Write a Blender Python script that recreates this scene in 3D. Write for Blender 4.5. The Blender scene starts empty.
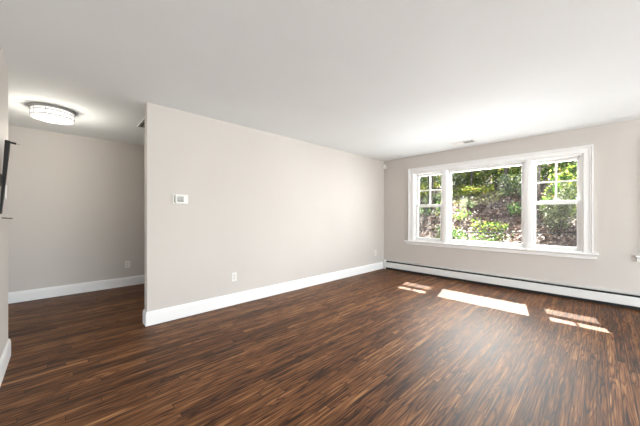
import bpy, bmesh, math, random
from mathutils import Vector, Matrix
PI = math.pi
scene = bpy.context.scene
C = scene.collection

# ---------------------------------------------------------------- camera
cam_d = bpy.data.cameras.new('camera')
cam_d.sensor_width = 36.0
cam_d.lens = 270.0 / 640.0 * 36.0
cam_d.shift_y = 2.42 / 640.0
cam_d.clip_start = 0.02
cam = bpy.data.objects.new('camera', cam_d)
cam.location = (-5.344, -3.424, 1.203)
cam.rotation_euler = (PI / 2, 0, math.radians(45.987) - PI / 2)
C.objects.link(cam)
scene.camera = cam

# ---------------------------------------------------------------- exposure
vs = scene.view_settings
vs.view_transform = 'Standard'
vs.look = 'None'
vs.exposure = 0.12
vs.gamma = 1.0
vs.use_curve_mapping = False

# ---------------------------------------------------------------- sky
world = bpy.data.worlds.new('world')
scene.world = world
world.use_nodes = True
wn = world.node_tree
wn.nodes.clear()
wo = wn.nodes.new('ShaderNodeOutputWorld')
wb = wn.nodes.new('ShaderNodeBackground')
sky = wn.nodes.new('ShaderNodeTexSky')
sky.sky_type = 'NISHITA'
sky.sun_disc = False
sky.sun_elevation = math.radians(48)
sky.sun_rotation = math.radians(77)
sky.air_density = 1.0
sky.dust_density = 2.5
wb.inputs['Strength'].default_value = 0.95
wn.links.new(sky.outputs['Color'], wb.inputs['Color'])
wn.links.new(wb.outputs['Background'], wo.inputs['Surface'])

# ---------------------------------------------------------------- sun
SUN = Vector((1.0, 0.218, 1.165)).normalized()
sd = bpy.data.lights.new('sun', 'SUN')
sd.energy = 90.0
sd.angle = math.radians(0.4)
sd.color = (1.0, 0.965, 0.91)
so = bpy.data.objects.new('sun', sd)
so.rotation_euler = SUN.to_track_quat('Z', 'Y').to_euler()
so.location = (6, 2, 9)
C.objects.link(so)


# added area lights in place of daylight, set outside windows and doorway
def area(name, loc, direction, sx, sy, energy, color=(1, 1, 1)):
    d = bpy.data.lights.new(name, 'AREA')
    d.shape = 'RECTANGLE'
    d.size, d.size_y, d.energy, d.color = sx, sy, energy, color
    o = bpy.data.objects.new(name, d)
    o.location = loc
    o.rotation_euler = Vector(direction).to_track_quat('-Z', 'Y').to_euler()
    C.objects.link(o)
    return o


area('fill_light_rear', (-3.00, -9.65, 1.00), (0, 1, 1.1), 4.0, 1.7, 555, (0.95, 0.98, 1.0))  # added fill behind an invented rear window
area('fill_light_left', (-6.05, -6.80, 1.30), (1, 1.1, 0.6), 2.0, 1.5, 120, (0.97, 0.98, 0.98))  # added fill behind an invented window in the near wall
area('fill_light_side', (0.65, -4.39, 1.10), (-1, 0.0, 0.3), 0.95, 1.4, 20, (0.95, 0.985, 1.0))  # added fill in place of daylight at the second window
area('fill_light_front', (0.40, -1.98, 1.36), (-1, 0, 0.0), 2.6, 1.2, 74, (0.97, 0.985, 1.0))  # added fill in place of daylight at the three-part window
area('fill_light_front_high', (0.50, -1.98, 1.95), (-1, 0, -0.8), 2.6, 0.6, 190, (0.98, 0.985, 1.0))  # added fill aimed down at the floor, imitating sky light
area('fill_light_hall', (-8.40, 1.10, 1.15), (1, 0, 0.1), 1.0, 1.8, 15, (1.0, 0.92, 0.80))  # added fill behind an invented doorway, lifts the hall wall

H = 2.44
CORNER_END = -4.656       # free end of the long left wall
HALL = 2.18               # hall back wall
NEAR = -5.656             # near left wall plane
REAR = -9.20


# ---------------------------------------------------------------- material helpers
def new_mat(name):
    m = bpy.data.materials.new(name)
    m.use_nodes = True
    nt = m.node_tree
    b = nt.nodes['Principled BSDF']
    return m, nt, b


def N(nt, kind, **kw):
    n = nt.nodes.new(kind)
    for k, v in kw.items():
        setattr(n, k, v)
    return n


def mth(nt, op, a, b=None, clamp=False):
    n = N(nt, 'ShaderNodeMath', operation=op, use_clamp=clamp)
    for i, v in enumerate((a, b)):
        if v is None:
            continue
        if isinstance(v, (int, float)):
            n.inputs[i].default_value = v
        else:
            nt.links.new(v, n.inputs[i])
    return n.outputs[0]


def ramp(nt, fac, stops, interp='LINEAR'):
    r = N(nt, 'ShaderNodeValToRGB')
    r.color_ramp.interpolation = interp
    el = r.color_ramp.elements
    while len(el) > 1:
        el.remove(el[-1])
    el[0].position, el[0].color = stops[0][0], (*stops[0][1], 1)
    for p, c in stops[1:]:
        e = el.new(p)
        e.color = (*c, 1)
    nt.links.new(fac, r.inputs['Fac'])
    return r.outputs['Color']


def paint(name, col, rough=0.6, scale=220.0, bump=0.03, var=0.015, spec=0.3):
    m, nt, b = new_mat(name)
    tc = N(nt, 'ShaderNodeNewGeometry')
    n = N(nt, 'ShaderNodeTexNoise')
    n.inputs['Scale'].default_value = 1.3
    n.inputs['Detail'].default_value = 3
    nt.links.new(tc.outputs['Position'], n.inputs['Vector'])
    lo = tuple(c * (1 - var) for c in col)
    hi = tuple(min(1, c * (1 + var)) for c in col)
    nt.links.new(ramp(nt, n.outputs['Fac'], [(0.3, lo), (0.7, hi)]), b.inputs['Base Color'])
    b.inputs['Roughness'].default_value = rough
    b.inputs['Specular IOR Level'].default_value = spec
    n2 = N(nt, 'ShaderNodeTexNoise')
    n2.inputs['Scale'].default_value = scale
    nt.links.new(tc.outputs['Position'], n2.inputs['Vector'])
    bp = N(nt, 'ShaderNodeBump')
    bp.inputs['Strength'].default_value = bump
    bp.inputs['Distance'].default_value = 0.002
    nt.links.new(n2.outputs['Fac'], bp.inputs['Height'])
    nt.links.new(bp.outputs['Normal'], b.inputs['Normal'])
    return m


def plain(name, col, rough=0.5, metal=0.0, emit=None, strength=0.0, trans=0.0):
    m, nt, b = new_mat(name)
    tc = N(nt, 'ShaderNodeTexCoord')
    n = N(nt, 'ShaderNodeTexNoise')
    n.inputs['Scale'].default_value = 40
    nt.links.new(tc.outputs['Object'], n.inputs['Vector'])
    nt.links.new(ramp(nt, n.outputs['Fac'], [(0.3, tuple(c * .97 for c in col)), (0.7, tuple(min(1, c * 1.03) for c in col))]), b.inputs['Base Color'])
    b.inputs['Roughness'].default_value = rough
    b.inputs['Metallic'].default_value = metal
    b.inputs['Transmission Weight'].default_value = trans
    if emit:
        b.inputs['Emission Color'].default_value = (*emit, 1)
        b.inputs['Emission Strength'].default_value = strength
    return m


M = {}
M['wall'] = paint('greige_wall_paint', (0.605, 0.566, 0.532), 0.62)
M['ceiling'] = paint('white_ceiling_paint', (0.90, 0.945, 0.965), 0.8)
M['trim'] = paint('white_trim_paint', (0.87, 0.87, 0.865), 0.35, 60, 0.01, 0.008, 0.4)
M['heater'] = paint('white_heater_enamel', (0.80, 0.795, 0.775), 0.35, 60, 0.01, 0.01, 0.4)
M['dark'] = plain('dark_gap_shadow', (0.012, 0.012, 0.012), 0.6)
M['vinyl'] = plain('white_window_vinyl', (0.86, 0.86, 0.85), 0.35)
M['muntin'] = plain('cream_muntin', (0.82, 0.80, 0.74), 0.4)
M['plastic'] = plain('white_plastic', (0.80, 0.79, 0.76), 0.35)
M['plastic2'] = plain('ivory_plastic', (0.74, 0.72, 0.68), 0.35)
M['slot'] = plain('outlet_slot', (0.10, 0.095, 0.09), 0.5)
M['lcd'] = plain('grey_green_display', (0.34, 0.33, 0.30), 0.25)
M['black'] = plain('black_metal', (0.006, 0.006, 0.006), 0.6)
M['nickel'] = plain('brushed_nickel', (0.42, 0.41, 0.39), 0.45, 0.55)
M['steel'] = plain('bare_steel', (0.45, 0.43, 0.40), 0.35, 0.9)
M['shade'] = plain('lit_white_glass', (0.9, 0.9, 0.88), 0.4, 0, (1.0, 0.98, 0.95), 0.62)
M['diffuser'] = plain('lit_diffuser', (0.9, 0.9, 0.88), 0.4, 0, (1.0, 0.98, 0.95), 0.72)
M['fin'] = plain('aluminium_fins', (0.25, 0.25, 0.25), 0.5, 0.6)
M['rail'] = plain('dark_painted_iron', (0.008, 0.008, 0.009), 0.95)
M['blocker_timber'] = plain('sun_blocker_timber', (0.25, 0.19, 0.14), 0.8)


def glass_mat(name, tint, refl):
    m, nt, b = new_mat(name)
    nt.nodes.remove(b)
    out = nt.nodes['Material Output']
    t = N(nt, 'ShaderNodeBsdfTransparent')
    t.inputs['Color'].default_value = (*tint, 1)
    g = N(nt, 'ShaderNodeBsdfGlossy')
    g.inputs['Roughness'].default_value = 0.02
    fr = N(nt, 'ShaderNodeFresnel')
    fr.inputs['IOR'].default_value = 1.45
    mx = N(nt, 'ShaderNodeMixShader')
    nt.links.new(mth(nt, 'MULTIPLY', fr.outputs['Fac'], refl, True), mx.inputs['Fac'])
    nt.links.new(t.outputs[0], mx.inputs[1])
    nt.links.new(g.outputs[0], mx.inputs[2])
    nt.links.new(mx.outputs[0], out.inputs['Surface'])
    return m


M['glass'] = glass_mat('window_glass', (0.97, 0.98, 0.97), 0.7)


def screen_mat():
    m, nt, b = new_mat('grey_insect_mesh')
    out = nt.nodes['Material Output']
    b.inputs['Base Color'].default_value = (0.035, 0.035, 0.035, 1)
    b.inputs['Roughness'].default_value = 0.7
    t = N(nt, 'ShaderNodeBsdfTransparent')
    mx = N(nt, 'ShaderNodeMixShader')
    mx.inputs['Fac'].default_value = 0.30
    nt.links.new(t.outputs[0], mx.inputs[1])
    nt.links.new(b.outputs[0], mx.inputs[2])
    nt.links.new(mx.outputs[0], out.inputs['Surface'])
    return m


M['screen'] = screen_mat()


def floor_mat():
    m, nt, b = new_mat('dark_stained_oak_strips')
    g = N(nt, 'ShaderNodeNewGeometry')
    sp = N(nt, 'ShaderNodeSeparateXYZ')
    nt.links.new(g.outputs['Position'], sp.inputs[0])
    x, y = sp.outputs['X'], sp.outputs['Y']
    W, L = 0.057, 1.15
    yr = mth(nt, 'DIVIDE', mth(nt, 'ADD', y, 20), W)
    row = mth(nt, 'FLOOR', yr)
    fy = mth(nt, 'FRACT', yr)
    wn1 = N(nt, 'ShaderNodeTexWhiteNoise', noise_dimensions='1D')
    nt.links.new(row, wn1.inputs['W'])
    xs = mth(nt, 'DIVIDE', mth(nt, 'ADD', mth(nt, 'ADD', x, 40), mth(nt, 'MULTIPLY', wn1.outputs['Value'], 7.3)), L)
    col = mth(nt, 'FLOOR', xs)
    fx = mth(nt, 'FRACT', xs)
    cb = N(nt, 'ShaderNodeCombineXYZ')
    nt.links.new(row, cb.inputs[0])
    nt.links.new(col, cb.inputs[1])
    wn2 = N(nt, 'ShaderNodeTexWhiteNoise', noise_dimensions='2D')
    nt.links.new(cb.outputs[0], wn2.inputs['Vector'])
    rnd = wn2.outputs['Value']
    # cathedral grain: stretched noise bands, a different cut for every board
    off = mth(nt, 'MULTIPLY', rnd, 53.0)
    gv = N(nt, 'ShaderNodeCombineXYZ')
    nt.links.new(mth(nt, 'MULTIPLY', x, 1.1), gv.inputs[0])
    nt.links.new(mth(nt, 'MULTIPLY', y, 16.0), gv.inputs[1])
    nt.links.new(off, gv.inputs[2])
    n1 = N(nt, 'ShaderNodeTexNoise')
    n1.inputs['Scale'].default_value = 1.0
    n1.inputs['Detail'].default_value = 1.5
    n1.inputs['Distortion'].default_value = 0.3
    nt.links.new(gv.outputs[0], n1.inputs['Vector'])
    rings = mth(nt, 'FRACT', mth(nt, 'MULTIPLY', n1.outputs['Fac'], 11.0))
    rings = mth(nt, 'ABSOLUTE', mth(nt, 'SUBTRACT', mth(nt, 'MULTIPLY', rings, 2.0), 1.0))
    rings = mth(nt, 'SUBTRACT', 1.0, mth(nt, 'POWER', rings, 3.5))
    # fine pores
    gv2 = N(nt, 'ShaderNodeCombineXYZ')
    nt.links.new(mth(nt, 'MULTIPLY', x, 5.0), gv2.inputs[0])
    nt.links.new(mth(nt, 'MULTIPLY', y, 115.0), gv2.inputs[1])
    nt.links.new(off, gv2.inputs[2])
    n2 = N(nt, 'ShaderNodeTexNoise')
    n2.inputs['Scale'].default_value = 1.0
    n2.inputs['Detail'].default_value = 3
    nt.links.new(gv2.outputs[0], n2.inputs['Vector'])
    # long dark streaks
    gv3 = N(nt, 'ShaderNodeCombineXYZ')
    nt.links.new(mth(nt, 'MULTIPLY', x, 2.2), gv3.inputs[0])
    nt.links.new(mth(nt, 'MULTIPLY', y, 42.0), gv3.inputs[1])
    nt.links.new(off, gv3.inputs[2])
    n3 = N(nt, 'ShaderNodeTexNoise')
    n3.inputs['Scale'].default_value = 1.0
    n3.inputs['Detail'].default_value = 4
    nt.links.new(gv3.outputs[0], n3.inputs['Vector'])
    v = mth(nt, 'ADD', mth(nt, 'MULTIPLY', rings, 0.24), mth(nt, 'MULTIPLY', n2.outputs['Fac'], 0.66))
    v = mth(nt, 'ADD', v, mth(nt, 'MULTIPLY', n3.outputs['Fac'], 0.62))
    v = mth(nt, 'ADD', v, mth(nt, 'MULTIPLY', rnd, 0.16))
    v = mth(nt, 'SUBTRACT', mth(nt, 'MULTIPLY', v, 1.4), 0.835)
    colr = ramp(nt, v, [(0.06, (0.007, 0.0024, 0.0010)), (0.32, (0.062, 0.0215, 0.0070)), (0.58, (0.185, 0.074, 0.026)), (0.90, (0.42, 0.22, 0.095))])
    # board joints
    ey = mth(nt, 'MINIMUM', fy, mth(nt, 'SUBTRACT', 1.0, fy))
    ex = mth(nt, 'MULTIPLY', mth(nt, 'MINIMUM', fx, mth(nt, 'SUBTRACT', 1.0, fx)), L / W)
    e = mth(nt, 'MINIMUM', ey, ex)
    joint = N(nt, 'ShaderNodeMapRange', interpolation_type='SMOOTHSTEP')
    joint.inputs['From Min'].default_value = 0.008
    joint.inputs['From Max'].default_value = 0.05
    nt.links.new(e, joint.inputs['Value'])
    mix = N(nt, 'ShaderNodeMix', data_type='RGBA')
    nt.links.new(joint.outputs['Result'], mix.inputs['Factor'])
    mix.inputs['A'].default_value = (0.012, 0.007, 0.005, 1)
    nt.links.new(colr, mix.inputs['B'])
    nt.links.new(mix.outputs['Result'], b.inputs['Base Color'])
    b.inputs['IOR'].default_value = 1.29
    rr = mth(nt, 'ADD', 0.41, mth(nt, 'MULTIPLY', n3.outputs['Fac'], 0.16))
    nt.links.new(rr, b.inputs['Roughness'])
    hgt = mth(nt, 'ADD', mth(nt, 'MULTIPLY', joint.outputs['Result'], 0.8), mth(nt, 'ADD', mth(nt, 'MULTIPLY', rings, 0.22), mth(nt, 'MULTIPLY', n2.outputs['Fac'], 0.25)))
    hgt = mth(nt, 'ADD', hgt, mth(nt, 'MULTIPLY', rnd, 0.3))
    bp = N(nt, 'ShaderNodeBump')
    bp.inputs['Strength'].default_value = 0.35
    bp.inputs['Distance'].default_value = 0.0016
    nt.links.new(hgt, bp.inputs['Height'])
    nt.links.new(bp.outputs['Normal'], b.inputs['Normal'])
    return m


M['floor'] = floor_mat()


# ---------------------------------------------------------------- mesh helpers
def bx(bm, x0, x1, y0, y1, z0, z1, bev=0.0):
    x0, x1 = min(x0, x1), max(x0, x1)
    y0, y1 = min(y0, y1), max(y0, y1)
    z0, z1 = min(z0, z1), max(z0, z1)
    r = bmesh.ops.create_cube(bm, size=1.0)
    vs_ = r['verts']
    for v in vs_:
        v.co = Vector(((x0 + x1) / 2 + v.co.x * (x1 - x0), (y0 + y1) / 2 + v.co.y * (y1 - y0), (z0 + z1) / 2 + v.co.z * (z1 - z0)))
    if bev > 0:
        es = list({e for v in vs_ for e in v.link_edges})
        bmesh.ops.bevel(bm, geom=es, offset=bev, segments=2, affect='EDGES', profile=0.5)
    return bm


def tube(bm, pts, rad, seg=10, cap=True):
    """swept round bar through pts; rad is a number or one per point"""
    pts = [Vector(p) for p in pts]
    rads = rad if isinstance(rad, (list, tuple)) else [rad] * len(pts)
    rings = []
    up = Vector((0, 0, 1))
    for i, p in enumerate(pts):
        d = (pts[min(i + 1, len(pts) - 1)] - pts[max(i - 1, 0)]).normalized()
        a = d.cross(up if abs(d.z) < 0.95 else Vector((1, 0, 0))).normalized()
        c = d.cross(a).normalized()
        rings.append([bm.verts.new(p + (a * math.cos(t) + c * math.sin(t)) * rads[i]) for t in [2 * PI * k / seg for k in range(seg)]])
    for r0, r1 in zip(rings, rings[1:]):
        for k in range(seg):
            bm.faces.new((r0[k], r0[(k + 1) % seg], r1[(k + 1) % seg], r1[k]))
    if cap:
        bm.faces.new(rings[0])
        bm.faces.new(list(reversed(rings[-1])))
    return bm


def lathe(bm, prof, c, seg=40, axis='Z'):
    rings = []
    for r, h in prof:
        ring = []
        for k in range(seg):
            t = 2 * PI * k / seg
            a, b_ = r * math.cos(t), r * math.sin(t)
            p = {'Z': (a, b_, h), 'X': (h, a, b_), 'Y': (a, h, b_)}[axis]
            ring.append(bm.verts.new(Vector(c) + Vector(p)))
        rings.append(ring)
    for r0, r1 in zip(rings, rings[1:]):
        for k in range(seg):
            bm.faces.new((r0[k], r0[(k + 1) % seg], r1[(k + 1) % seg], r1[k]))
    bm.faces.new(list(reversed(rings[0])))
    bm.faces.new(rings[-1])
    return bm


def extrude_profile(bm, prof, p0, p1, nrm, m0=0.0, m1=0.0):
    """prof: (distance from wall, height); p0 to p1 on the wall's foot; m0/m1 shear the ends for mitres"""
    p0, p1, nrm = Vector(p0), Vector(p1), Vector(nrm)
    d = (p1 - p0).normalized()
    a = [bm.verts.new(p0 + nrm * t - d * (m0 * t) + Vector((0, 0, h))) for t, h in prof]
    b = [bm.verts.new(p1 + nrm * t + d * (m1 * t) + Vector((0, 0, h))) for t, h in prof]
    n = len(prof)
    for i in range(n):
        j = (i + 1) % n
        bm.faces.new((a[i], a[j], b[j], b[i]))
    bm.faces.new(a)
    bm.faces.new(list(reversed(b)))
    return bm


def obj(name, bm, mat, parent=None, smooth=False):
    bmesh.ops.recalc_face_normals(bm, faces=bm.faces[:])
    me = bpy.data.meshes.new(name)
    bm.to_mesh(me)
    bm.free()
    me.materials.append(mat)
    o = bpy.data.objects.new(name, me)
    C.objects.link(o)
    if parent is not None:
        o.parent = parent
        o.matrix_parent_inverse = Matrix.Translation(-world_loc(parent))
    if smooth:
        for p in me.polygons:
            p.use_smooth = True
        try:
            me.set_sharp_from_angle(angle=math.radians(35))
        except Exception:
            pass
    return o


def world_loc(o):
    v = Vector(o.location)
    p = o.parent
    if p is not None and o.type == 'EMPTY':
        v = v + world_loc(p)
    if o.type != 'EMPTY':
        # meshes are authored in world space, so an unmoved mesh sits at the origin
        v = Vector((0, 0, 0))
    return v


def thing(name, label, cat, loc=(0, 0, 0), group=None):
    o = bpy.data.objects.new(name, None)
    o.empty_display_size = 0.05
    o.location = loc
    C.objects.link(o)
    o['label'] = label
    o['category'] = cat
    if group:
        o['group'] = group
    return o


def tag(o, label, cat, group=None, kind=None):
    o['label'] = label
    o['category'] = cat
    if group:
        o['group'] = group
    if kind:
        o['kind'] = kind
    return o


def struct(name, bm, mat, label=None, cat=None, smooth=False):
    o = obj(name, bm, mat, None, smooth)
    o['kind'] = 'structure'
    if label:
        o['label'] = label
        o['category'] = cat
    return o


# ================================================================= THE ROOM
bm = bmesh.new(); bx(bm, -8.2, 0.2, REAR - 0.2, 2.32, -0.12, 0)
struct('floor', bm, M['floor'], 'dark stained oak strip floor with sun patches near the window', 'floor')
bm = bmesh.new(); bx(bm, -8.2, 0.2, REAR - 0.2, 2.32, H, H + 0.12)
struct('ceiling', bm, M['ceiling'], 'smooth white ceiling over living room and hall', 'ceiling')
bm = bmesh.new(); bx(bm, CORNER_END, 0, 0, 0.12, 0, H, 0.002)
struct('wall_left', bm, M['wall'], 'long pale greige wall with thermostat, ending free beside the hall', 'wall')

W1 = (-3.262, -0.712, 0.676, 2.085)     # y0, y1, z0, z1 of the front window's opening
W2 = (-4.86, -3.925, 0.690, 2.085)
bm = bmesh.new()
T = 0.2
bx(bm, 0, T, W1[1], 2.32, 0, H)
bx(bm, 0, T, W1[0], W1[1], 0, W1[2] - 0.005)
bx(bm, 0, T, W1[0], W1[1], W1[3], H)
bx(bm, 0, T, W2[1], W1[0], 0, H)
bx(bm, 0, T, W2[0], W2[1], 0, W2[2] - 0.005)
bx(bm, 0, T, W2[0], W2[1], W2[3], H)
bx(bm, 0, T, REAR - 0.2, W2[0], 0, H)
struct('wall_right', bm, M['wall'], 'greige wall holding the three-part window above the baseboard heater', 'wall')
bm = bmesh.new(); bx(bm, -8.2, 0, HALL, HALL + 0.14, 0, H)
struct('wall_hall', bm, M['wall'], 'shaded greige wall at the back of the hall', 'wall')
L4 = (-7.85, -5.75, 0.60, 2.20)           # invented opening for fill light, beside and behind the camera
bm = bmesh.new()
bx(bm, NEAR - 0.14, NEAR, L4[1], 0.078, 0, H, 0.002)
bx(bm, NEAR - 0.14, NEAR, REAR, L4[0], 0, H)
bx(bm, NEAR - 0.14, NEAR, L4[0], L4[1], 0, L4[2])
bx(bm, NEAR - 0.14, NEAR, L4[0], L4[1], L4[3], H)
struct('wall_near', bm, M['wall'], 'greige wall at the left picture edge carrying the bracket and light switch', 'wall')
bm = bmesh.new()
bx(bm, -8.2, -8.06, 0.078, 0.60, 0, H)
bx(bm, -8.2, -8.06, 1.60, HALL, 0, H)
bx(bm, -8.2, -8.06, 0.60, 1.60, 2.05, H)  # invented doorway, left open for the added hall fill light
struct('wall_hall_left', bm, M['wall'])
bm = bmesh.new(); bx(bm, -1.6, -1.46, 0.12, HALL, 0, H)
struct('wall_hall_right', bm, M['wall'])
bm = bmesh.new(); bx(bm, -8.06, NEAR - 0.14, -0.062, 0.078, 0, H)
struct('wall_hall_front', bm, M['wall'])
R3 = (-5.05, -0.95, 0.45, 2.30)         # invented opening for fill light in the rear wall
bm = bmesh.new()
bx(bm, NEAR - 0.14, R3[0], REAR - 0.15, REAR, 0, H)
bx(bm, R3[1], 0, REAR - 0.15, REAR, 0, H)
bx(bm, R3[0], R3[1], REAR - 0.15, REAR, 0, R3[2])
bx(bm, R3[0], R3[1], REAR - 0.15, REAR, R3[3], H)
struct('wall_rear', bm, M['wall'])

# ----------------------------------------------------------------- baseboards
BB = [(0, 0), (0.015, 0), (0.015, 0.118), (0.012, 0.128), (0.0125, 0.136), (0.006, 0.148), (0.004, 0.152), (0, 0.152)]
bm = bmesh.new()
extrude_profile(bm, BB, (CORNER_END, 0, 0), (-0.062, 0, 0), (0, -1, 0), 1, 0)
extrude_profile(bm, BB, (CORNER_END, 0.12, 0), (CORNER_END, 0, 0), (-1, 0, 0), 1, 1)
extrude_profile(bm, BB, (-1.6, 0.12, 0), (CORNER_END, 0.12, 0), (0, 1, 0), 0, 1)
struct('baseboard_left', bm, M['trim'], 'tall white baseboard along the thermostat wall', 'baseboard')
bm = bmesh.new()
extrude_profile(bm, BB, (-8.06, HALL, 0), (-1.6, HALL, 0), (0, -1, 0))
struct('baseboard_hall', bm, M['trim'], 'white baseboard along the shaded hall wall', 'baseboard')
bm = bmesh.new()
extrude_profile(bm, BB, (NEAR, REAR, 0), (NEAR, 0.078, 0), (1, 0, 0), 0, 1)
extrude_profile(bm, BB, (NEAR, 0.078, 0), (-8.06, 0.078, 0), (0, 1, 0), 1, 0)
struct('baseboard_near', bm, M['trim'], 'white baseboard on the wall at the left picture edge', 'baseboard')
bm = bmesh.new()
extrude_profile(bm, BB, (NEAR, REAR, 0), (0, REAR, 0), (0, 1, 0))
struct('baseboard_rear', bm, M['trim'])


# ----------------------------------------------------------------- windows
def casing(bm, y0, y1, z0, z1):
    """stepped casing on the room side of x = 0, mitred at the head; opening y0..y1, z0..z1"""
    prof = [(0.0, 0.0), (0.0, 0.016), (0.010, 0.020), (0.060, 0.018), (0.066, 0.024), (0.084, 0.024), (0.090, 0.034), (0.102, 0.034), (0.102, 0.0)]
    rows = []
    for d, t in prof:
        rows.append([bm.verts.new((-t, y1 + d, z0)), bm.verts.new((-t, y1 + d, z1 + d)), bm.verts.new((-t, y0 - d, z1 + d)), bm.verts.new((-t, y0 - d, z0))])
    n = len(prof)
    for i in range(n):
        j = (i + 1) % n
        for k in range(3):
            bm.faces.new((rows[i][k], rows[j][k], rows[j][k + 1], rows[i][k + 1]))
    bm.faces.new([r[0] for r in rows])
    bm.faces.new([r[3] for r in reversed(rows)])
    return bm


def ring(bm, y0, y1, z0, z1, wl, wr, wb_, wt, x0, x1, bev=0.003):
    """rectangular frame of four bars, outer size y0..y1, z0..z1"""
    bx(bm, x0, x1, y0, y0 + wr, z0, z1, bev)
    bx(bm, x0, x1, y1 - wl, y1, z0, z1, bev)
    bx(bm, x0, x1, y0 + wr, y1 - wl, z0, z0 + wb_, bev)
    bx(bm, x0, x1, y0 + wr, y1 - wl, z1 - wt, z1, bev)
    return bm


def pane(name, y0, y1, z0, z1, x, parent, mat):
    bm = bmesh.new()
    bx(bm, x - 0.002, x + 0.002, y0, y1, z0, z1)
    return obj(name, bm, mat, parent)


def double_hung(root, y0, y1, z0, z1, zr, stile=0.05):
    """y0..y1 is the outer sash width, zr the middle of the meeting rail"""
    bm = bmesh.new(); ring(bm, y0, y1, zr - 0.026, z1, stile, stile, 0.052, 0.05, 0.092, 0.125)
    up = obj('upper_sash', bm, M['vinyl'], root)
    pane('glass', y0 + stile - .004, y1 - stile + .004, zr + .022, z1 - .046, 0.108, up, M['glass'])
    bm = bmesh.new()
    ym, zm = (y0 + y1) / 2, (zr + 0.026 + z1 - 0.05) / 2
    bx(bm, 0.096, 0.121, ym - 0.011, ym + 0.011, zr + 0.02, z1 - 0.045, 0.002)
    bx(bm, 0.0965, 0.1205, y0 + stile - .004, ym - .011, zm - 0.011, zm + 0.011, 0.002)
    bx(bm, 0.0965, 0.1205, ym + .011, y1 - stile + .004, zm - 0.011, zm + 0.011, 0.002)
    obj('muntin_grid', bm, M['muntin'], up)
    bm = bmesh.new(); ring(bm, y0, y1, z0, zr + 0.026, stile, stile, 0.055, 0.052, 0.052, 0.088)
    lo = obj('lower_sash', bm, M['vinyl'], root)
    pane('glass', y0 + stile - .004, y1 - stile + .004, z0 + .051, zr - .022, 0.070, lo, M['glass'])
    bm = bmesh.new()
    bx(bm, 0.050, 0.075, ym - 0.03, ym + 0.03, zr + 0.026, zr + 0.034, 0.002)
    bx(bm, 0.046, 0.060, ym - 0.012, ym + 0.014, zr + 0.034, zr + 0.043, 0.002)
    obj('sash_lock', bm, M['vinyl'], lo)
    bm = bmesh.new()
    ring(bm, y0 + .01, y1 - .01, z0 + .012, zr, 0.018, 0.018, 0.018, 0.018, 0.132, 0.142, 0.002)
    fr = obj('screen_frame', bm, M['vinyl'], root)
    pane('insect_screen', y0 + .026, y1 - .026, z0 + .028, zr - .016, 0.137, fr, M['screen'])


def stool_and_apron(root, y0, y1, zt):
    prof = [(0, 0), (0.052, 0), (0.060, 0.006), (0.062, 0.013), (0.060, 0.021), (0.052, 0.027), (0, 0.027)]
    bm = bmesh.new()
    a, b = y0 - 0.155, y1 + 0.180
    extrude_profile(bm, prof, (0, b, zt - 0.027), (0, a, zt - 0.027), (-1, 0, 0))
    bx(bm, 0, 0.05, y0 + .001, y1 - .001, zt - 0.027, zt)
    obj('stool', bm, M['trim'], root)
    bm = bmesh.new()
    ap = [(0, 0), (0.016, 0), (0.022, 0.008), (0.022, 0.046), (0.030, 0.060), (0, 0.060)]
    extrude_profile(bm, ap, (0, b - 0.012, zt - 0.087), (0, a + 0.012, zt - 0.087), (-1, 0, 0))
    obj('apron', bm, M['trim'], root)


def jamb_set(root, y0, y1, z0, z1):
    bm = bmesh.new()
    ring(bm, y0, y1, z0, z1, 0.02, 0.02, 0.012, 0.02, 0.0, 0.17, 0.0)
    obj('jamb', bm, M['vinyl'], root)


def window_root(name, label, loc):
    r = bpy.data.objects.new(name, None)
    r.location = loc
    r['kind'] = 'structure'
    r['label'] = label
    r['category'] = 'window'
    C.objects.link(r)
    return r


w = window_root('window_1', 'wide white three-part window with picture pane between two double-hung sashes', (0, -1.98, 0.68))
bm = bmesh.new(); casing(bm, W1[0], W1[1], W1[2] + .001, W1[3]); obj('casing', bm, M['trim'], w)
stool_and_apron(w, W1[0], W1[1], 0.676)
jamb_set(w, W1[0] + .0005, W1[1] - .0005, W1[2] + .0005, W1[3] - .0005)
for ya, yb in ((-1.402, -1.302), (-2.682, -2.592)):
    bm = bmesh.new()
    bx(bm, 0.0, 0.16, ya, yb, 0.689, 2.064)
    bx(bm, -0.014, 0.0, ya + .004, yb - .004, 0.6775, 2.088, 0.004)
    bx(bm, -0.019, -0.012, ya + .028, yb - .028, 0.6775, 2.088, 0.003)
    obj('mullion', bm, M['trim'], w)
double_hung(w, -1.301, -0.735, 0.690, 2.063, 1.400, 0.053)
double_hung(w, -3.240, -2.683, 0.690, 2.063, 1.400, 0.044)
bm = bmesh.new(); ring(bm, -2.591, -1.403, 0.690, 2.063, 0.036, 0.046, 0.052, 0.040, 0.05, 0.12)
pf = obj('picture_frame', bm, M['vinyl'], w)
pane('glass', -2.549, -1.435, 0.738, 2.027, 0.085, pf, M['glass'])

w = window_root('window_2', 'second white window cut off by the right picture edge, only its sill end showing', (0, -4.39, 0.69))
bm = bmesh.new(); casing(bm, W2[0], W2[1], W2[2] + .001, W2[3]); obj('casing', bm, M['trim'], w)
stool_and_apron(w, W2[0], W2[1], 0.690)
jamb_set(w, W2[0] + .0005, W2[1] - .0005, W2[2] + .0005, W2[3] - .0005)
double_hung(w, W2[0] + .022, W2[1] - .022, 0.703, 2.063, 1.400)

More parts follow.
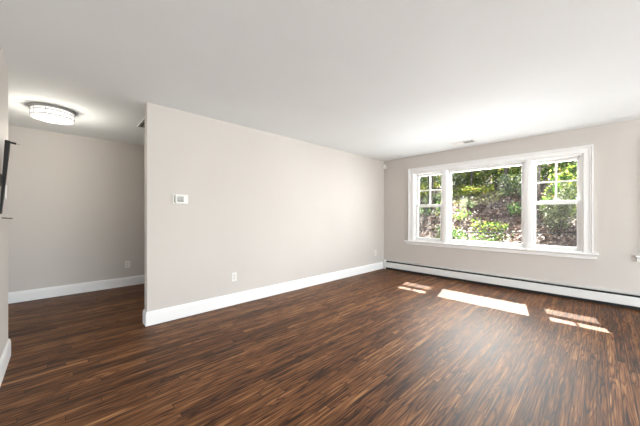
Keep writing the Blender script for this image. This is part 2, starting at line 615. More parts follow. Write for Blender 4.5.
w = window_root('fill_window_rear', 'unseen picture window added behind the camera to admit fill light', (-3.0, REAR, 0.45))  # invented window around the opening for the added rear fill
bm = bmesh.new()
bx(bm, R3[0], R3[0] + .06, REAR - .12, REAR - .03, R3[2], R3[3], .003)
bx(bm, R3[1] - .06, R3[1], REAR - .12, REAR - .03, R3[2], R3[3], .003)
bx(bm, R3[0] + .06, R3[1] - .06, REAR - .12, REAR - .03, R3[2], R3[2] + .06, .003)
bx(bm, R3[0] + .06, R3[1] - .06, REAR - .12, REAR - .03, R3[3] - .06, R3[3], .003)
bx(bm, -3.03, -2.97, REAR - .12, REAR - .03, R3[2] + .06, R3[3] - .06, .003)
obj('frame', bm, M['vinyl'], w)
for ya, yb in ((R3[0] + .055, -3.025), (-2.975, R3[1] - .055)):
    bm = bmesh.new(); bx(bm, ya, yb, REAR - .077, REAR - .073, R3[2] + .055, R3[3] - .055); obj('glass', bm, M['glass'], w)

w = window_root('fill_window_left', 'unseen window added in the left wall to admit fill light', (NEAR, -6.80, 0.60))  # invented window around the opening for the added left fill
bm = bmesh.new()
bx(bm, NEAR - .12, NEAR - .03, L4[0], L4[0] + .06, L4[2], L4[3], .003)
bx(bm, NEAR - .12, NEAR - .03, L4[1] - .06, L4[1], L4[2], L4[3], .003)
bx(bm, NEAR - .12, NEAR - .03, L4[0] + .06, L4[1] - .06, L4[2], L4[2] + .06, .003)
bx(bm, NEAR - .12, NEAR - .03, L4[0] + .06, L4[1] - .06, L4[3] - .06, L4[3], .003)
obj('frame', bm, M['vinyl'], w)
bm = bmesh.new(); bx(bm, NEAR - .077, NEAR - .073, L4[0] + .055, L4[1] - .055, L4[2] + .055, L4[3] - .055); obj('glass', bm, M['glass'], w)

# ================================================================= FITTINGS
# ---- baseboard heater along the window wall
HL, HR = -0.02, -8.9
t = thing('baseboard_heater', 'long low white baseboard heater running under the windows', 'heater', (-0.03, -3.0, 0))
bm = bmesh.new()
extrude_profile(bm, [(0.001, 0.046), (0.006, 0.046), (0.006, 0.184), (0.036, 0.192), (0.038, 0.198), (0.001, 0.202)], (0, HL - .06, 0), (0, HR, 0), (-1, 0, 0))
obj('back_panel', bm, M['heater'], t)
bm = bmesh.new()
extrude_profile(bm, [(0.060, 0.048), (0.066, 0.042), (0.070, 0.048), (0.070, 0.146), (0.062, 0.156), (0.052, 0.156), (0.052, 0.152), (0.060, 0.150), (0.064, 0.143)], (0, HL - .06, 0), (0, HR, 0), (-1, 0, 0))
obj('front_cover', bm, M['heater'], t)
bm = bmesh.new()
extrude_profile(bm, [(0.030, 0.176), (0.054, 0.160), (0.055, 0.163), (0.031, 0.179)], (0, HL - .06, 0), (0, HR, 0), (-1, 0, 0))
obj('damper', bm, M['dark'], t)
bm = bmesh.new()
for k in range(24):
    y = HL - 0.2 - k * (8.4 / 24)
    bx(bm, -0.056, -0.010, y, y - 0.34, 0.062, 0.118)
obj('fin_element', bm, M['fin'], t)
bm = bmesh.new()
cap = [(0.001, 0.0), (0.066, 0.0), (0.074, 0.006), (0.074, 0.150), (0.064, 0.164), (0.040, 0.204), (0.001, 0.206)]
extrude_profile(bm, cap, (0, HL, 0), (0, HL - .062, 0), (-1, 0, 0))
obj('end_cap', bm, M['heater'], t)
bm = bmesh.new(); extrude_profile(bm, cap, (0, HR, 0), (0, HR - .06, 0), (-1, 0, 0)); obj('end_cap', bm, M['heater'], t)
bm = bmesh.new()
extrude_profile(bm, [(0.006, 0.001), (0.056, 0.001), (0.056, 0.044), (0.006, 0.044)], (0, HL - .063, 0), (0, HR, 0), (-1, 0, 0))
obj('gap_shadow', bm, M['dark'], t)  # solid dark strip painted in as the shadow under the heater

# ---- outlets
def outlet(label, c, group='wall outlets'):
    x, y, z = c                          # centre on the wall; plates on walls that face -y
    t = thing('wall_outlet', label, 'outlet', (x, y, z - 0.0585), group)
    bm = bmesh.new(); bx(bm, x - .036, x + .036, y - .006, y - .0005, z - .0585, z + .0585, 0.0022)
    obj('cover_plate', bm, M['plastic'], t)
    for s in (-1, 1):
        bm = bmesh.new()
        bx(bm, x - .0165, x + .0165, y - .0085, y - .0055, z + s * .0195 - .014, z + s * .0195 + .014, 0.003)
        r = obj('receptacle', bm, M['plastic2'], t)
        bm = bmesh.new()
        bx(bm, x - .0085, x - .006, y - .0092, y - .008, z + s * .0195 - .002, z + s * .0195 + .008)
        bx(bm, x + .006, x + .0085, y - .0092, y - .008, z + s * .0195 - .002, z + s * .0195 + .007)
        bx(bm, x - .0025, x + .0025, y - .0092, y - .008, z + s * .0195 - .010, z + s * .0195 - .005)
        obj('slots', bm, M['slot'], r)
    bm = bmesh.new(); lathe(bm, [(.0032, 0), (.0032, -.0015), (.002, -.002)], (x, y - .006, z), 12, 'Y')
    obj('screw', bm, M['plastic2'], t, True)


outlet('white wall outlet low on the thermostat wall, below and right of thermostat', (-3.648, 0, 0.375))
outlet('small white wall outlet beside the room corner next to the baseboard heater', (-0.345, 0, 0.376))
outlet('white wall outlet low on the shaded hall wall above its baseboard', (-4.503, HALL, 0.368))

# ---- thermostat
tx, tz = -4.322, 1.392
t = thing('thermostat', 'white thermostat with grey screen on the long pale wall', 'thermostat', (tx, 0, tz - .058))
bm = bmesh.new(); bx(bm, tx - .083, tx + .078, -.008, -.0005, tz - .058, tz + .058, .003); obj('wall_plate', bm, M['plastic'], t)
bm = bmesh.new(); bx(bm, tx - .058, tx + .080, -.030, -.008, tz - .052, tz + .054, .005); bd = obj('housing', bm, M['plastic'], t)
bm = bmesh.new(); bx(bm, tx - .040, tx + .030, -.0325, -.0295, tz - .018, tz + .034, .001); sc = obj('screen', bm, M['lcd'], bd)
bm = bmesh.new(); bx(bm, tx - .038, tx + .030, -.0335, -.0295, tz - .028, tz - .0185, .001); obj('button_bar', bm, M['slot'], bd)
bm = bmesh.new(); bx(bm, tx - .066, tx - .060, -.0105, -.0075, tz - .040, tz + .040, .001); obj('seam', bm, M['slot'], t)

# ---- motion sensor in the corner
t = thing('motion_sensor', 'tiny white motion sensor high in the corner beside the window wall', 'sensor', (-.03, -.03, 2.25))
bm = bmesh.new()
pr = [(-.001, -.060), (-.026, -.066), (-.056, -.056), (-.066, -.026), (-.060, -.001), (-.001, -.001)]
lo_ = [bm.verts.new((x, y, 2.262)) for x, y in pr]
mi_ = [bm.verts.new((x * 1.02 - .001 * 0, y * 1.02, 2.30)) for x, y in pr]
hi_ = [bm.verts.new((x * .86 - .0002, y * .86 - .0002, 2.352)) for x, y in pr]
for a, b in ((lo_, mi_), (mi_, hi_)):
    for k in range(6):
        bm.faces.new((a[k], a[(k + 1) % 6], b[(k + 1) % 6], b[k]))
bm.faces.new(lo_); bm.faces.new(list(reversed(hi_)))
bmesh.ops.translate(bm, verts=bm.verts[:], vec=(-.0015, -.0015, 0))
obj('housing', bm, M['plastic'], t)
bm = bmesh.new()
lathe(bm, [(.001, -.004), (.013, -.003), (.013, .003), (.001, .008)], (0, 0, 0), 16)
bmesh.ops.rotate(bm, verts=bm.verts[:], cent=(0, 0, 0), matrix=Vector((-1, -1, -.15)).to_track_quat('Z', 'Y').to_matrix())
bmesh.ops.translate(bm, verts=bm.verts[:], vec=(-.046, -.046, 2.288))
obj('lens', bm, M['plastic2'], t, True)


# ---- ceiling registers
def register(label, cx, cy, sx, sy, slats_along_y, z=H, n=10, fw=.026):
    t = thing('ceiling_vent', label, 'vent', (cx, cy, z), 'ceiling vents')
    bm = bmesh.new()
    hx, hy = sx / 2, sy / 2
    zt, zb = z - .0005, z - .010
    for (x0, x1, y0, y1) in ((cx - hx, cx + hx, cy - hy, cy - hy + fw), (cx - hx, cx + hx, cy + hy - fw, cy + hy), (cx - hx, cx - hx + fw, cy - hy + fw, cy + hy - fw), (cx + hx - fw, cx + hx, cy - hy + fw, cy + hy - fw)):
        bx(bm, x0, x1, y0, y1, zb, zt, .003)
    obj('frame', bm, M['trim'], t)
    bm = bmesh.new(); bx(bm, cx - hx + .01, cx + hx - .01, cy - hy + .01, cy + hy - .01, z - .003, z - .001)
    obj('duct_opening', bm, M['dark'], t)
    for k in range(n):
        f_ = (k + .5) / n
        bm = bmesh.new()
        if slats_along_y:
            x = cx - hx + fw + f_ * (sx - 2 * fw)
            s = 1 if f_ > .5 else -1
            a = [(x - .006 * s, z - .003), (x + .008 * s, z - .012), (x + .009 * s, z - .011), (x - .005 * s, z - .002)]
            lo2 = [bm.verts.new((p, cy - hy + fw, q)) for p, q in a]
            hi2 = [bm.verts.new((p, cy + hy - fw, q)) for p, q in a]
        else:
            y = cy - hy + fw + f_ * (sy - 2 * fw)
            s = 1 if f_ > .5 else -1
            a = [(y - .008 * s, z - .003), (y + .009 * s, z - .0115), (y + .010 * s, z - .0105), (y - .007 * s, z - .002)]
            lo2 = [bm.verts.new((cx - hx + fw, p, q)) for p, q in a]
            hi2 = [bm.verts.new((cx + hx - fw, p, q)) for p, q in a]
        for i in range(4):
            bm.faces.new((lo2[i], lo2[(i + 1) % 4], hi2[(i + 1) % 4], hi2[i]))
        bm.faces.new(lo2); bm.faces.new(list(reversed(hi2)))
        obj('louver', bm, M['trim'], t)
    return t


register('white louvred vent in the living room ceiling just above the window', -0.42, -1.83, .20, .36, False, n=12)
register('partly hidden grille in the hall ceiling behind the free wall end', -4.41, 0.80, .32, .46, True, n=9, fw=.011)

# ---- hall ceiling light
lx, ly = -5.395, 1.01
t = thing('ceiling_light', 'lit round drum ceiling light with nickel rim in the hall', 'light', (lx, ly, H))
bm = bmesh.new(); lathe(bm, [(.205, -.001), (.207, -.010), (.200, -.022), (.186, -.026), (.05, -.026)], (lx, ly, H), 48)
obj('canopy_rim', bm, M['nickel'], t, True)
bm = bmesh.new(); lathe(bm, [(.182, -.0265), (.184, -.030), (.184, -.108), (.181, -.112), (.05, -.112)], (lx, ly, H), 48)
sh = obj('drum_shade', bm, M['shade'], t, True)
for zc in (-.052, -.102):
    bm = bmesh.new()
    rr_ = [(.1842, zc - .004), (.1872, zc - .004), (.1872, zc + .004), (.1842, zc + .004)]
    lathe(bm, rr_, (lx, ly, H), 48)
    obj('band', bm, M['nickel'], sh, True)
for k in range(10):
    a = 2 * PI * k / 10
    bm = bmesh.new(); tube(bm, [(lx + .1858 * math.cos(a), ly + .1858 * math.sin(a), H - .026), (lx + .1858 * math.cos(a), ly + .1858 * math.sin(a), H - .110)], .0028, 6)
    obj('rod', bm, M['nickel'], sh)
bm = bmesh.new(); lathe(bm, [(.178, -.1125), (.176, -.118), (.10, -.126), (.02, -.129)], (lx, ly, H), 48)
df = obj('diffuser', bm, M['diffuser'], t, True)
bm = bmesh.new(); lathe(bm, [(.016, -.1285), (.018, -.134), (.010, -.141), (.003, -.144)], (lx, ly, H), 20)
obj('finial', bm, M['nickel'], df, True)
pl = bpy.data.lights.new('hall_lamp', 'POINT')
pl.energy, pl.shadow_soft_size, pl.color = 13.0, 0.12, (1.0, 0.92, 0.79)
plo = bpy.data.objects.new('hall_lamp', pl)
plo.location = (lx, ly, H - 0.36)
C.objects.link(plo)

# ---- light switch on the near wall
sy_, sz_ = -0.09, 1.392
t = thing('light_switch', 'white light switch on the wall end at left picture edge', 'switch', (NEAR, sy_, sz_ - .058))
bm = bmesh.new(); bx(bm, NEAR + .0005, NEAR + .006, sy_ - .036, sy_ + .036, sz_ - .058, sz_ + .058, .002); obj('cover_plate', bm, M['plastic'], t)
bm = bmesh.new(); bx(bm, NEAR + .005, NEAR + .009, sy_ - .016, sy_ + .016, sz_ - .033, sz_ + .033, .002); obj('rocker', bm, M['plastic2'], t)

# ---- wall bracket left on the near wall
t = thing('wall_bracket', 'black tilted screen bracket on the wall at left picture edge', 'bracket', (NEAR, -.32, 1.2))
by = -0.30
bm = bmesh.new()
hi4 = [(NEAR + .018, by - .022, 1.772), (NEAR + .018, by + .018, 1.772), (NEAR + .046, by + .018, 1.768), (NEAR + .046, by - .022, 1.768)]
lo4 = [(NEAR + .002, by - .125, 1.215), (NEAR + .002, by - .085, 1.215), (NEAR + .012, by - .085, 1.215), (NEAR + .012, by - .125, 1.215)]
a = [bm.verts.new(p) for p in hi4]
b = [bm.verts.new(p) for p in lo4]
for i in range(4):
    bm.faces.new((a[i], a[(i + 1) % 4], b[(i + 1) % 4], b[i]))
bm.faces.new(a); bm.faces.new(list(reversed(b)))
obj('tilt_rail', bm, M['black'], t)
bm = bmesh.new(); tube(bm, [(NEAR + .022, by, 1.764), (NEAR + .074, by, 1.755)], .008, 10); arm = obj('arm', bm, M['black'], t, True)
bm = bmesh.new(); tube(bm, [(NEAR + .074, by, 1.755), (NEAR + .094, by, 1.750)], .0035, 8); obj('tip', bm, M['steel'], arm, True)
bm = bmesh.new(); tube(bm, [(NEAR + .002, by, 1.184), (NEAR + .056, by, 1.180)], .0035, 8); obj('lower_rod', bm, M['black'], t, True)
bm = bmesh.new(); bx(bm, NEAR + .0005, NEAR + .016, by - .62, by - .086, 1.42, 1.50, .003); obj('wall_plate', bm, M['black'], t)

# ================================================================= OUTSIDE
rng = random.Random(11)


def smooth(a, b, x):
    u = max(0.0, min(1.0, (x - a) / (b - a)))
    return u * u * (3 - 2 * u)


KN = [(-1, -.30), (0.9, -.18), (1.6, .10), (2.4, .42), (6.2, 1.88), (7.0, 2.02), (10, 2.25), (18, 3.6), (40, 9.0)]


def ground(x, y):
    z = KN[-1][1]
    for (a, za), (b, zb) in zip(KN, KN[1:]):
        if x <= b:
            z = za + (zb - za) * max(0, (x - a)) / (b - a)
            break
    return z + smooth(1.2, 3, x) * (.07 * math.sin(1.7 * x + .9 * y) + .05 * math.sin(2.9 * y - 1.3 * x) + .03 * math.sin(5.3 * y + 3.1 * x))


def dirt_mat():
    m, nt, b = new_mat('leaf_mould_ground')
    g = N(nt, 'ShaderNodeNewGeometry')
    n = N(nt, 'ShaderNodeTexNoise')
    n.inputs['Scale'].default_value = 9
    n.inputs['Detail'].default_value = 8
    nt.links.new(g.outputs['Position'], n.inputs['Vector'])
    nt.links.new(ramp(nt, n.outputs['Fac'], [(.32, (.02, .014, .010)), (.5, (.075, .048, .034)), (.7, (.20, .14, .105))]), b.inputs['Base Color'])
    b.inputs['Roughness'].default_value = .95
    return m


def bark_mat(name, lo, hi):
    m, nt, b = new_mat(name)
    g = N(nt, 'ShaderNodeNewGeometry')
    mp = N(nt, 'ShaderNodeMapping')
    mp.inputs['Scale'].default_value = (14, 14, 2.5)
    nt.links.new(g.outputs['Position'], mp.inputs['Vector'])
    n = N(nt, 'ShaderNodeTexNoise')
    n.inputs['Scale'].default_value = 1.5
    n.inputs['Detail'].default_value = 6
    nt.links.new(mp.outputs[0], n.inputs['Vector'])
    nt.links.new(ramp(nt, n.outputs['Fac'], [(.35, lo), (.65, hi)]), b.inputs['Base Color'])
    b.inputs['Roughness'].default_value = .9
    return m


def leaf_mat(name, stops, trans=.35):
    """colour varies leaf by leaf"""
    m, nt, b = new_mat(name)
    out = nt.nodes['Material Output']
    g = N(nt, 'ShaderNodeNewGeometry')
    col = ramp(nt, g.outputs['Random Per Island'], stops)
    nt.links.new(col, b.inputs['Base Color'])
    b.inputs['Roughness'].default_value = .5
    tr = N(nt, 'ShaderNodeBsdfTranslucent')
    hs = N(nt, 'ShaderNodeHueSaturation')
    hs.inputs['Saturation'].default_value = 1.15
    hs.inputs['Value'].default_value = 1.5
    nt.links.new(col, hs.inputs['Color'])
    nt.links.new(hs.outputs[0], tr.inputs['Color'])
    mx = N(nt, 'ShaderNodeMixShader')
    mx.inputs['Fac'].default_value = trans
    nt.links.new(b.outputs[0], mx.inputs[1])
    nt.links.new(tr.outputs[0], mx.inputs[2])
    nt.links.new(mx.outputs[0], out.inputs['Surface'])
    return m


M['dirt'] = dirt_mat()
M['bark_grey'] = bark_mat('grey_bark', (.035, .028, .023), (.13, .105, .085))
M['bark_dark'] = bark_mat('dark_bark', (.022, .016, .012), (.085, .06, .045))
M['litter'] = leaf_mat('fallen_leaves', [(0, (0.0299, 0.0173, 0.0119)), (.4, (0.0931, 0.0565, 0.0399)), (.75, (0.1994, 0.1329, 0.1030)), (1, (0.3323, 0.2659, 0.2260))], .1)
M['leaf_bright'] = leaf_mat('yellow_green_leaves', [(0, (0.0379, 0.0632, 0.0126)), (.4, (0.1389, 0.1768, 0.0353)), (.8, (0.3031, 0.3158, 0.0757)), (.93, (0.4547, 0.3788, 0.1136)), (1, (0.2526, 0.1389, 0.0632))], .55)
M['leaf_mid'] = leaf_mat('green_leaves', [(0, (0.0195, 0.0455, 0.0103)), (.45, (0.0650, 0.1171, 0.0234)), (.8, (0.1821, 0.2341, 0.0586)), (.93, (0.3641, 0.3511, 0.1040)), (1, (0.2080, 0.1171, 0.0586))], .55)
M['leaf_dark'] = leaf_mat('dark_green_leaves', [(0, (0.0203, 0.0505, 0.0161)), (.5, (0.0607, 0.1312, 0.0324)), (.9, (0.1615, 0.2626, 0.0707)), (1, (0.3433, 0.2626, 0.1212))], .3)
M['leaf_grey'] = leaf_mat('grey_green_leaves', [(0, (0.0337, 0.0482, 0.0213)), (.5, (0.0964, 0.1253, 0.0578)), (.9, (0.2314, 0.2603, 0.1350)), (1, (0.3856, 0.3856, 0.2603))], .3)
M['grass'] = leaf_mat('grass_blades', [(0, (0.1414, 0.1591, 0.0442)), (.5, (0.3182, 0.3182, 0.1238)), (1, (0.5127, 0.4774, 0.2475))], .35)


def mesh_obj(name, verts, faces, mat, parent=None):
    me = bpy.data.meshes.new(name)
    me.from_pydata(verts, [], faces)
    me.materials.append(mat)
    o = bpy.data.objects.new(name, me)
    C.objects.link(o)
    if parent is not None:
        o.parent = parent
        o.matrix_parent_inverse = Matrix.Translation(-world_loc(parent))
    return o


def leaf(vs_, fs, p, size, r, flat=0.0):
    """one folded, pointed leaf"""
    th = r.uniform(0, 2 * PI)
    el = r.uniform(-.9, .9) * (1 - flat) + r.uniform(-.35, .35) * flat
    d = Vector((math.cos(th) * math.cos(el), math.sin(th) * math.cos(el), math.sin(el)))
    s = d.cross(Vector((0, 0, 1)))
    if s.length < 1e-3:
        s = Vector((1, 0, 0))
    s.normalize()
    n = s.cross(d)
    if flat < .5:
        q = r.uniform(-1.2, 1.2)
        s, n = s * math.cos(q) + n * math.sin(q), n * math.cos(q) - s * math.sin(q)
    k = len(vs_)
    L_, w_ = size * r.uniform(.7, 1.25), size * r.uniform(.28, .4)
    p = Vector(p)
    f1 = p + d * (L_ * .45)
    vs_.extend([tuple(p), tuple(f1 + s * w_ + n * size * .12), tuple(p + d * L_ - n * size * .1), tuple(f1 - s * w_ + n * size * .12)])
    fs.append((k, k + 1, k + 2))
    fs.append((k, k + 2, k + 3))


gv, gf = [], []
nx, ny = 70, 60
for i in range(nx + 1):
    x = .2 + 29.8 * (i / nx) ** 1.8
    for j in range(ny + 1):
        y = -16 + 40 * j / ny
        gv.append((x, y, ground(x, y)))
for i in range(nx):
    for j in range(ny):
        a = i * (ny + 1) + j
        gf.append((a, a + ny + 1, a + ny + 2, a + 1))
o = mesh_obj('hillside', gv, gf, M['dirt'])
for p in o.data.polygons:
    p.use_smooth = True
o['kind'] = 'structure'
o['label'] = 'brown wooded bank rising behind the window'
o['category'] = 'hillside'

# fallen leaves over the bank
lv, lf = [], []
for k in range(26000):
    x = .8 + 7.2 * rng.random() ** .85
    y = -4.8 + (x + 1.5) * .15 * -1 + rng.random() * (6.5 + .55 * x)
    leaf(lv, lf, (x, y, ground(x, y) + rng.uniform(.004, .03)), rng.uniform(.05, .13), rng, .45)
tag(mesh_obj('leaf_litter', lv, lf, M['litter']), 'pale brown fallen leaves covering the bank outside', 'fallen leaves', kind='stuff')

# grass along the crest
lv, lf = [], []
for k in range(5000):
    x = rng.uniform(5.3, 8.0)
    y = rng.uniform(-1.0, 1.6)
    z = ground(x, y)
    h_ = rng.uniform(.04, .11)
    a = rng.uniform(0, 2 * PI)
    dx, dy = math.cos(a), math.sin(a)
    b0 = len(lv)
    lv.extend([(x - dy * .008, y + dx * .008, z), (x + dy * .008, y - dx * .008, z), (x + dx * h_ * .5, y + dy * h_ * .5, z + h_)])
    lf.append((b0, b0 + 1, b0 + 2))
tag(mesh_obj('grass', lv, lf, M['grass']), 'yellowish sunlit grass along the top of the bank', 'grass', kind='stuff')


def trunk_mesh(x, y, h, r0, r, lean=.12):
    bm = bmesh.new()
    z0 = ground(x, y) - .12
    ax, ay = r.uniform(-lean, lean), r.uniform(-lean, lean)
    pts, rads = [], []
    for k in range(8):
        u = k / 7
        pts.append((x + ax * h * u + .05 * math.sin(5 * u + x), y + ay * h * u + .05 * math.sin(4 * u + y), z0 + (h + .12) * u))
        rads.append(r0 * (1.35 - .35 * min(1, u * 6)) * (1 - .55 * u))
    tube(bm, pts, rads, 10)
    top = Vector(pts[-1])
    for k in range(7):
        u = r.uniform(.35, .95)
        i = int(u * 7)
        p = Vector(pts[i])
        a = r.uniform(0, 2 * PI)
        l_ = h * r.uniform(.18, .34)
        q = p + Vector((math.cos(a) * l_, math.sin(a) * l_, l_ * r.uniform(.3, .8)))
        tube(bm, [p, (p + q) / 2 + Vector((0, 0, -.04)), q], [rads[i] * .5, rads[i] * .34, rads[i] * .12], 6)
    return bm, top


def crown(c, rad, n, size, r):
    vs_, fs = [], []
    lumps = [(Vector(c) + Vector((r.uniform(-.7, .7) * rad[0], r.uniform(-.7, .7) * rad[1], r.uniform(-.7, .7) * rad[2])), r.uniform(.3, .55)) for _ in range(16)]
    for k in range(n):
        lc, lr = lumps[k % 16]
        while True:
            v = Vector((r.uniform(-1, 1), r.uniform(-1, 1), r.uniform(-1, 1)))
            if .25 < v.length < 1:
                break
        p = lc + Vector((v.x * rad[0] * lr, v.y * rad[1] * lr, v.z * rad[2] * lr))
        gz = ground(p.x, p.y)
        if p.z < gz + .08:
            p.z = gz + r.uniform(.08, .4)
        leaf(vs_, fs, p, size * r.uniform(.7, 1.3), r)
    return vs_, fs


def tree(label, x, y, h, r0, crad, zc, n, size, lm, bark='bark_grey', seed=0, lean=.08):
    r = random.Random(seed * 7 + 3)
    z = ground(x, y)
    t = thing('tree', label, 'tree', (x, y, z), 'trees on the bank')
    bm, top = trunk_mesh(x, y, h, r0, r, lean)
    obj('trunk', bm, M[bark], t, True)
    vs_, fs = crown((x, y, z + zc), crad, n, size, r)
    mesh_obj('foliage', vs_, fs, M[lm], t)


def shrub(label, x, y, rad, n, size, lm, seed=0, stems=5):
    r = random.Random(seed * 13 + 5)
    z = ground(x, y)
    t = thing('shrub', label, 'shrub', (x, y, z), 'shrubs on the bank')
    bm = bmesh.new()
    for k in range(stems):
        a = 2 * PI * k / stems + r.uniform(-.4, .4)
        q = Vector((x + math.cos(a) * rad[0] * .6, y + math.sin(a) * rad[1] * .6, z + rad[2] * r.uniform(1.0, 1.6)))
        tube(bm, [(x, y, z - .05), ((x + q.x) / 2, (y + q.y) / 2, z + rad[2] * .7), q], [.014, .010, .005], 6)
    obj('stems', bm, M['bark_dark'], t)
    vs_, fs = crown((x, y, z + rad[2] * .95), rad, n, size, r)
    mesh_obj('foliage', vs_, fs, M[lm], t)


# the two close trunks seen in the left-hand sashes
tree('slim dark tree trunk nearest the left sash window', 4.9, 1.02, 4.4, .075, (1.3, 1.2, .7), 3.3, 600, .11, 'leaf_bright', 'bark_dark', 1)
tree('thin tree trunk farther up the bank behind the left sash', 6.4, 1.75, 5.6, .06, (1.4, 1.3, .9), 3.9, 700, .11, 'leaf_grey', 'bark_dark', 2)
tree('thin brown tree standing at the crest right of picture pane centre', 6.1, -1.12, 4.6, .055, (1.1, 1.0, .7), 3.6, 600, .10, 'leaf_mid', 'bark_dark', 3)
tree('grey tree trunk at left of the right sash window', 4.3, -2.16, 3.2, .042, (.9, .8, .5), 2.8, 400, .10, 'leaf_mid', 'bark_grey', 4)
tree('thin pale trunk in the middle of the right sash window', 5.4, -2.45, 4.2, .06, (1.0, .9, .6), 2.9, 600, .10, 'leaf_mid', 'bark_grey', 5)
far = [
    # x, y, h, r0, crown radii, crown centre height, leaves, leaf size, material, bark, label
    (8.2, 2.4, 5.5, .06, (1.8, 1.6, 1.3), 1.8, 3400, .13, 'leaf_grey', 'bark_dark', 'grey green leafy tree seen at the left of the picture pane'),
    (9.4, 3.7, 6.0, .10, (2.0, 1.8, 1.6), 1.9, 3400, .14, 'leaf_bright', 'bark_grey', 'yellow green tree behind the left sash window'),
    (8.6, .75, 5.4, .05, (1.3, 1.3, .9), 2.2, 2600, .12, 'leaf_bright', 'bark_grey', 'yellow green tree above the grassy crest in picture pane'),
    (8.0, -.75, 5.2, .05, (1.7, 1.3, 1.2), 1.8, 3600, .12, 'leaf_mid', 'bark_dark', 'rich green tree at upper right of the picture pane'),
    (7.9, -2.55, 5.6, .04, (1.6, 1.3, 1.3), 1.9, 3600, .12, 'leaf_mid', 'bark_dark', 'leafy green tree filling the upper right sash'),
    (9.6, -2.9, 5.6, .10, (1.9, 1.6, 1.5), 1.9, 3200, .14, 'leaf_dark', 'bark_dark', 'dark tree farthest right beyond the right sash'),
    (12.5, 4.8, 6.5, .13, (2.6, 2.4, 2.0), 2.2, 3600, .18, 'leaf_dark', 'bark_dark', 'distant dark tree beyond the left sash'),
    (13.0, 2.0, 6.5, .13, (2.5, 2.4, 1.9), 2.6, 3600, .18, 'leaf_mid', 'bark_dark', 'distant green tree behind the left half of picture pane'),
    (13.4, -.6, 6.5, .13, (2.5, 2.3, 2.0), 2.5, 3600, .18, 'leaf_bright', 'bark_grey', 'distant pale green tree behind the right half of picture pane'),
    (13.0, -3.2, 6.5, .13, (2.5, 2.3, 2.1), 2.2, 3600, .18, 'leaf_mid', 'bark_dark', 'distant green tree beyond the right sash'),
    (17.5, 7.5, 8.0, .16, (3.4, 3.2, 2.8), 2.6, 3200, .26, 'leaf_mid', 'bark_dark', 'farthest green tree at the left behind the others'),
    (18.0, 3.8, 8.0, .16, (3.2, 3.0, 2.8), 3.0, 3200, .26, 'leaf_dark', 'bark_dark', 'farthest dark tree behind the grassy crest'),
    (18.0, .4, 8.0, .16, (3.2, 3.0, 2.8), 2.8, 3200, .26, 'leaf_mid', 'bark_dark', 'farthest green tree behind the picture pane right half'),
    (17.5, -3.4, 8.0, .16, (3.2, 3.0, 2.8), 2.8, 3200, .26, 'leaf_dark', 'bark_dark', 'farthest dark tree behind the right sash'),
    (10.6, 1.9, 4.2, .05, (1.7, 1.6, 1.3), 1.3, 2800, .13, 'leaf_bright', 'bark_grey', 'low yellow green tree right behind the middle of the crest'),
    (10.8, .2, 4.2, .05, (1.6, 1.5, 1.2), 1.4, 2800, .13, 'leaf_mid', 'bark_grey', 'low green tree behind the crest at picture pane centre right'),
    (23.5, 9.0, 9.0, .16, (4.5, 4.5, 3.6), 3.0, 3200, .36, 'leaf_mid', 'bark_dark', 'hazy green tree closing the gap at far left'),
    (24.0, 3.0, 9.0, .16, (4.5, 4.5, 3.6), 3.4, 3200, .36, 'leaf_bright', 'bark_dark', 'hazy pale tree closing the gap in the middle'),
    (24.0, -3.5, 9.0, .16, (4.5, 4.5, 3.6), 3.2, 3200, .36, 'leaf_mid', 'bark_dark', 'hazy green tree closing the gap at far right'),
]
for i, (x, y, h, r0, cr, zc, n, s, lm, bk, lab) in enumerate(far):
    tree(lab, x, y, h, r0, cr, zc, n, s, lm, bk, 20 + i)

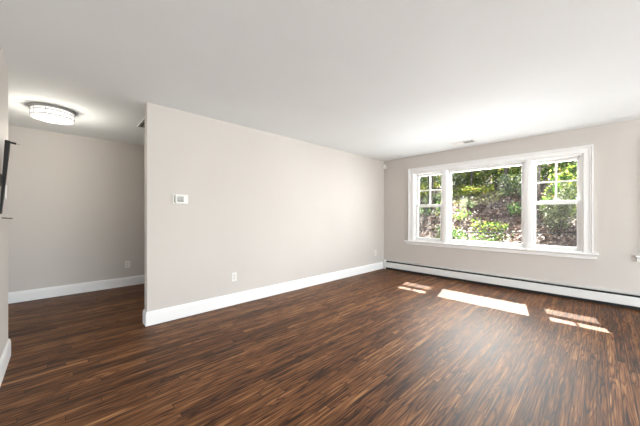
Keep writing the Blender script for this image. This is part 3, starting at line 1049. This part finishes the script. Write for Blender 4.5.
shr = [
    (3.2, -1.30, (.50, .55, .24), 420, .06, 'leaf_mid', 'low bright green shrub at lower right of the picture pane'),
    (2.5, -.55, (.35, .4, .25), 420, .06, 'leaf_dark', 'small dark shrub at the lower left of picture pane'),
    (5.4, 1.05, (.6, .55, .35), 800, .08, 'leaf_grey', 'grey green shrub on the bank at left of picture pane'),
    (5.7, -1.55, (.7, .5, .45), 1000, .08, 'leaf_grey', 'grey green shrub on the crest at right of picture pane'),
    (3.0, -2.78, (.75, .34, .62), 1700, .075, 'leaf_grey', 'tall olive shrub filling the lower right sash'),
    (4.2, -2.75, (.6, .45, .8), 1200, .08, 'leaf_mid', 'green shrub behind the olive one in the right sash'),
    (2.0, -1.62, (.4, .4, .20), 420, .06, 'leaf_dark', 'dark low shrub just beyond the picture pane sill'),
    (6.3, 2.2, (.6, .6, .4), 800, .09, 'leaf_bright', 'yellow green shrub in the upper left sash'),
    (4.3, .75, (.5, .5, .2), 220, .06, 'leaf_dark', 'dull green plants on the bank left of picture pane centre'),
    (4.0, -.35, (.3, .3, .14), 220, .06, 'leaf_mid', 'small green tuft halfway up the middle of the bank'),
    (5.0, -.25, (.4, .3, .14), 240, .06, 'leaf_grey', 'pale tuft high on the bank below the grass'),
    (4.4, -1.75, (.35, .3, .2), 300, .06, 'leaf_dark', 'dark tuft on the bank at right edge of picture pane'),
    (2.2, -1.0, (.3, .3, .16), 160, .06, 'leaf_dark', 'green tuft near the house below the bright shrub'),
    (7.2, .2, (.8, .7, .3), 900, .08, 'leaf_bright', 'sunlit yellow shrub on the grassy crest'),
]
for i, (x, y, rad, n, s, lm, lab) in enumerate(shr):
    shrub(lab, x, y, rad, n, s, lm, 50 + i)

# thin dark handrail outside, with posts
t = thing('garden_handrail', 'thin dark handrail crossing low outside the picture pane', 'handrail', (1.5, -2.2, ground(1.5, -2.2)))
p0, p1 = Vector((.75, -1.47, .845)), Vector((3.1, -3.74, .845))
bm = bmesh.new(); tube(bm, [p0, p1], .010, 8); obj('rail', bm, M['rail'], t, True)
for u in (.02, .98):
    q = p0.lerp(p1, u)
    bm = bmesh.new(); tube(bm, [(q.x, q.y, ground(q.x, q.y) - .05), (q.x, q.y, .845)], .012, 8); obj('post', bm, M['rail'], t, True)

# added unseen overhang and arbor: they cut the sunlight to the strips on the floor
bm = bmesh.new()
bx(bm, 0.2, 0.62, -9.4, 2.6, 2.30, 2.50)
bx(bm, 0.60, 0.64, -9.4, 2.6, 2.262, 2.55)
struct('sun_cut_overhang', bm, M['trim'])
t = thing('sun_blocker_frame', 'unseen added arbor standing outside near the window wall', 'sun_blocker', (1.5, -1.6, ground(1.5, -1.6)))
bm = bmesh.new(); bx(bm, 1.46, 1.54, -4.5, 1.2, 2.35, 2.67, .006); obj('sun_blocker_beam', bm, M['blocker_timber'], t)
for y in (-4.42, 1.12):
    bm = bmesh.new(); bx(bm, 1.455, 1.545, y - .045, y + .045, ground(1.5, y) - .1, 2.35, .006); obj('post', bm, M['blocker_timber'], t)
